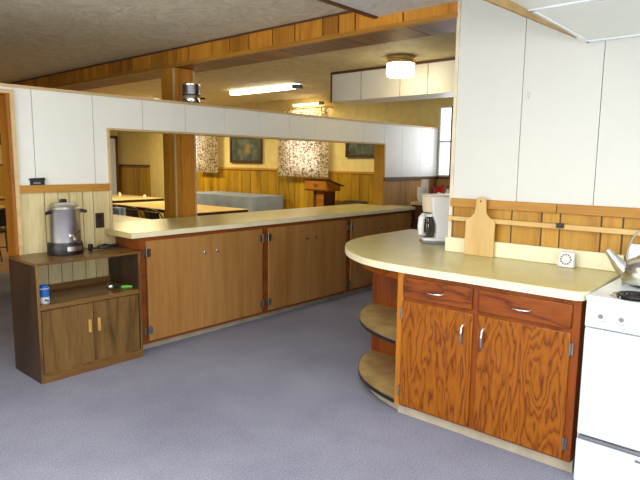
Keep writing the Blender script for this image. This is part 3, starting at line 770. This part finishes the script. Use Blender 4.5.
dbn = thing('waste_bin', 'dark grey bin standing right of the lectern', 'bin', (7.24, 5.62, 0))
MB().lathe([(.15, 0), (.155, .01), (.20, .88), (.208, .885), (.208, .90), (.19, .90), (.145, .02), (.0, .02)], n=28).build('shell', plain('bin_grey', (84, 74, 62), .6), dbn)

def table(x0, x1, y0, y1, z, mat, label, group='folding tables in the dining room'):
    t = thing('folding_table', label, 'table', ((x0+x1)/2, (y0+y1)/2, 0), 0, group)
    a, b = (x1-x0)/2, (y1-y0)/2
    B(-a, a, -b, b, z-.012, z).build('tabletop', mat, t, .003)
    B(-a+.004, a-.004, -b+.004, b-.004, z-.055, z-.012).build('edge_rail', M['chair_seat'], t)
    for sx in (-1, 1):
        for sy in (-1, 1):
            MB().tube([(sx*(a-.1), sy*(b-.25), z-.05), (sx*(a-.1), sy*(b-.2), 0)], .015).build('leg', M['chair_frame'], t)
    return t
table(5.16, 6.23, 7.06, 9.58, .74, M['table_tan'], 'tan folding table seen both sides of the pine post')
table(5.62, 6.75, 10.3, 13.0, .74, M['table_pale'], 'pale folding table at the far end, left of the pine post')
table(3.25, 4.16, 5.8, 7.75, .74, M['table_pale'], 'folding table just behind the serving counter at its left end') if False else None
tb = table(3.0, 4.16, 6.5, 7.62, .74, M['table_pale'], 'pale folding table nearest the serving counter, left of the pine post')
table(2.4, 3.62, 9.75, 12.2, .74, M['table_tan'], 'tan folding table nearer in the view through the doorway')
table(3.3, 4.45, 12.35, 13.3, .74, M['table_tan'], 'tan folding table further back in the view through the doorway')

# cloth covered table
tc = table(6.70, 7.42, 7.5, 9.45, .885, M['table_pale'], 'tall folding table hidden under the blue cloth')
cl = thing('tablecloth', 'grey-blue tablecloth draped over the table by the far wall', 'tablecloth', (7.06, 8.475, 0))
mb = MB(); a, b, z = .40, 1.02, .90
mb.box(-a, a, -b, b, z-.004, z)
ring = []
N = 120
def per(u):
    P = 4*(a+b); s = u*P
    if s < 2*b: return (-a, -b+s, -1, 0)
    s -= 2*b
    if s < 2*a: return (-a+s, b, 0, 1)
    s -= 2*a
    if s < 2*b: return (a, b-s, 1, 0)
    s -= 2*b
    return (a-s, -b, 0, -1)
def drape(u, v):
    x, y, nx, ny = per(u % 1)
    c = min(abs(abs(x)-a)+abs(abs(y)-b), .3)
    out_ = .02+.03*sin(u*2*pi*17)*v+max(0, .14-c)*v*.9
    if x > a-.02: out_ = .005
    sx = nx if nx else (x/a)*.6; sy = ny if ny else (y/b)*.6
    return (min(x+sx*out_*v, a+.01), y+sy*out_*v, z-.002-v*.52)
mb.grid(drape, 160, 6)
mb.build('cloth', M['blue_cloth'], cl)

# folding chairs
def folding_chair(loc, rz, label, first=None):
    if first:
        t = copy_tree(first); t.location = loc; t.rotation_euler = (0, 0, rz); t['label'] = label; return t
    t = thing('folding_chair', label, 'chair', loc, rz, 'dark folding chairs in the dining room')
    for sx in (-.21, .21):
        MB().tube([(sx, .20, 0), (sx, -.02, .42), (sx, -.20, .74)], .011).build('leg', M['chair_frame'], t)
        MB().tube([(sx*.92, -.24, 0), (sx*.92, .14, .43)], .011).build('leg', M['chair_frame'], t)
    MB().box(-.19, .19, -.14, .22, .42, .445).build('seat', M['chair_seat'], t, .006)
    arc = [(-.21, -.20, .74)]+[(-.21*cos(pi*i/12), -.21-.01*sin(pi*i/12), .74+.06*sin(pi*i/12)) for i in range(1, 12)]+[(.21, -.20, .74)]
    MB().tube(arc, .011).build('back_tube', M['chair_frame'], t)
    MB().grid(lambda u, v: (-.20+.40*u, -.175-.05*v-.02*sin(pi*u), .52+.24*v), 12, 4).build('backrest', M['chair_seat'], t)
    MB().box(-.2, .2, -.22, -.20, .2, .22).build('crossbar', M['chair_frame'], t)
    return t
c0 = folding_chair((4.86, 7.42, 0), R(-90), 'dark folding chair right beside the pine post, tucked to the tan table')
folding_chair((4.88, 8.03, 0), R(-90), 'dark folding chair second from the pine post along the tan table', c0)
folding_chair((4.90, 8.66, 0), R(-90), 'dark folding chair third from the pine post along the tan table', c0)
folding_chair((4.92, 9.28, 0), R(-90), 'dark folding chair furthest from the pine post along the tan table', c0)
folding_chair((2.75, 8.95, 0), R(10), 'dark folding chair seen through the doorway, nearer one', c0)
folding_chair((3.35, 9.25, 0), R(-10), 'dark folding chair seen through the doorway, further one', c0)
bb = thing('cloth_bundle', 'pale blue cloth bundle standing behind the chairs left of the pine post', 'cloth', (4.45, 8.04, 0), R(90))
MB().grid(lambda u, v: (.15*cos(2*pi*u)*(1-.5*max(0, v-.7))+.012*sin(2*pi*u*7), .11*sin(2*pi*u)*(1-.5*max(0, v-.7)), .80*v), 40, 8).add([(-.1, -.07, .795), (.1, -.07, .795), (.1, .07, .795), (-.1, .07, .795)], [(0, 1, 2, 3)]).build('cloth', M['blue_cloth_small'], bb)
for x, y, lab in ((6.45, 11.55, 'white shaker on the far pale table, left one'), (6.45, 10.55, 'white shaker on the far pale table, right one nearer the post')):
    t = thing('salt_shaker', lab, 'shaker', (x, y, .74), 0, 'shakers on the far table')
    MB().lathe([(.03, 0), (.033, .005), (.026, .07), (.0, .07)], n=20).build('body', M['foam'], t)
    MB().lathe([(.027, .07), (.024, .09), (.0, .098)], n=20).build('cap', M['chrome'], t)

# ------------------------------------------------------------------ light
def area(name, loc, rot, sx, sy, e, col):
    ld = bpy.data.lights.new(name, 'AREA'); ld.shape = 'RECTANGLE'; ld.size = sx; ld.size_y = sy; ld.energy = e; ld.color = col
    o = bpy.data.objects.new(name, ld); COL.objects.link(o); o.location = loc; o.rotation_euler = rot
    return o
area('window_light', (-2.1, .6, 1.55), (0, R(-114), 0), 1.5, 2.6, 64, (.90, .96, 1))      # daylight from the left, shines to +X
area('window_light', (.6, -2.2, 1.6), (R(114), 0, 0), 3.0, 1.5, 135, (.98, .98, 1))          # behind the camera, shines to +Y
area('window_light', (-2.1, 3.0, 1.5), (0, R(-118), 0), 1.5, 2.0, 100, (1, .97, .92))  # added fill with no known window, lifts the ceiling and left side
area('overhead_fill_light', (.6, .9, 2.53), (0, 0, 0), 2.6, 2.2, 85, (1, .985, .95))  # added overhead fill to lift the carpet, no known fixture
area('window_light', (7.42, 3.75, 1.85), (0, R(90), 0), .9, .9, 8, (.85, .9, 1))         # bright east kitchen window, shines to -X
W_ = bpy.data.worlds.new('world'); S.world = W_; W_.use_nodes = True
W_.node_tree.nodes['Background'].inputs[0].default_value = (.9, .93, 1, 1)
W_.node_tree.nodes['Background'].inputs[1].default_value = .3

# ------------------------------------------------------------------ camera
cam = bpy.data.cameras.new('camera'); co = bpy.data.objects.new('camera', cam); COL.objects.link(co)
f, pitch, yaw, roll = 565.987, .136612172, .849769173, -.0107842177
F = Vector((sin(yaw)*cos(pitch), cos(yaw)*cos(pitch), -sin(pitch)))
r0 = Vector((cos(yaw), -sin(yaw), 0)); d0 = F.cross(r0)
r = r0*cos(roll)+d0*sin(roll); d = F.cross(r)
mat = Matrix((r, -d, -F)).transposed().to_4x4(); mat.translation = (0, 0, 1.52)
co.matrix_world = mat
cam.sensor_width = 36; cam.lens = f*36/640; cam.clip_start = .05
S.camera = co
S.view_settings.view_transform = 'Standard'; S.view_settings.look = 'None'
S.view_settings.exposure = 0; S.view_settings.gamma = 1
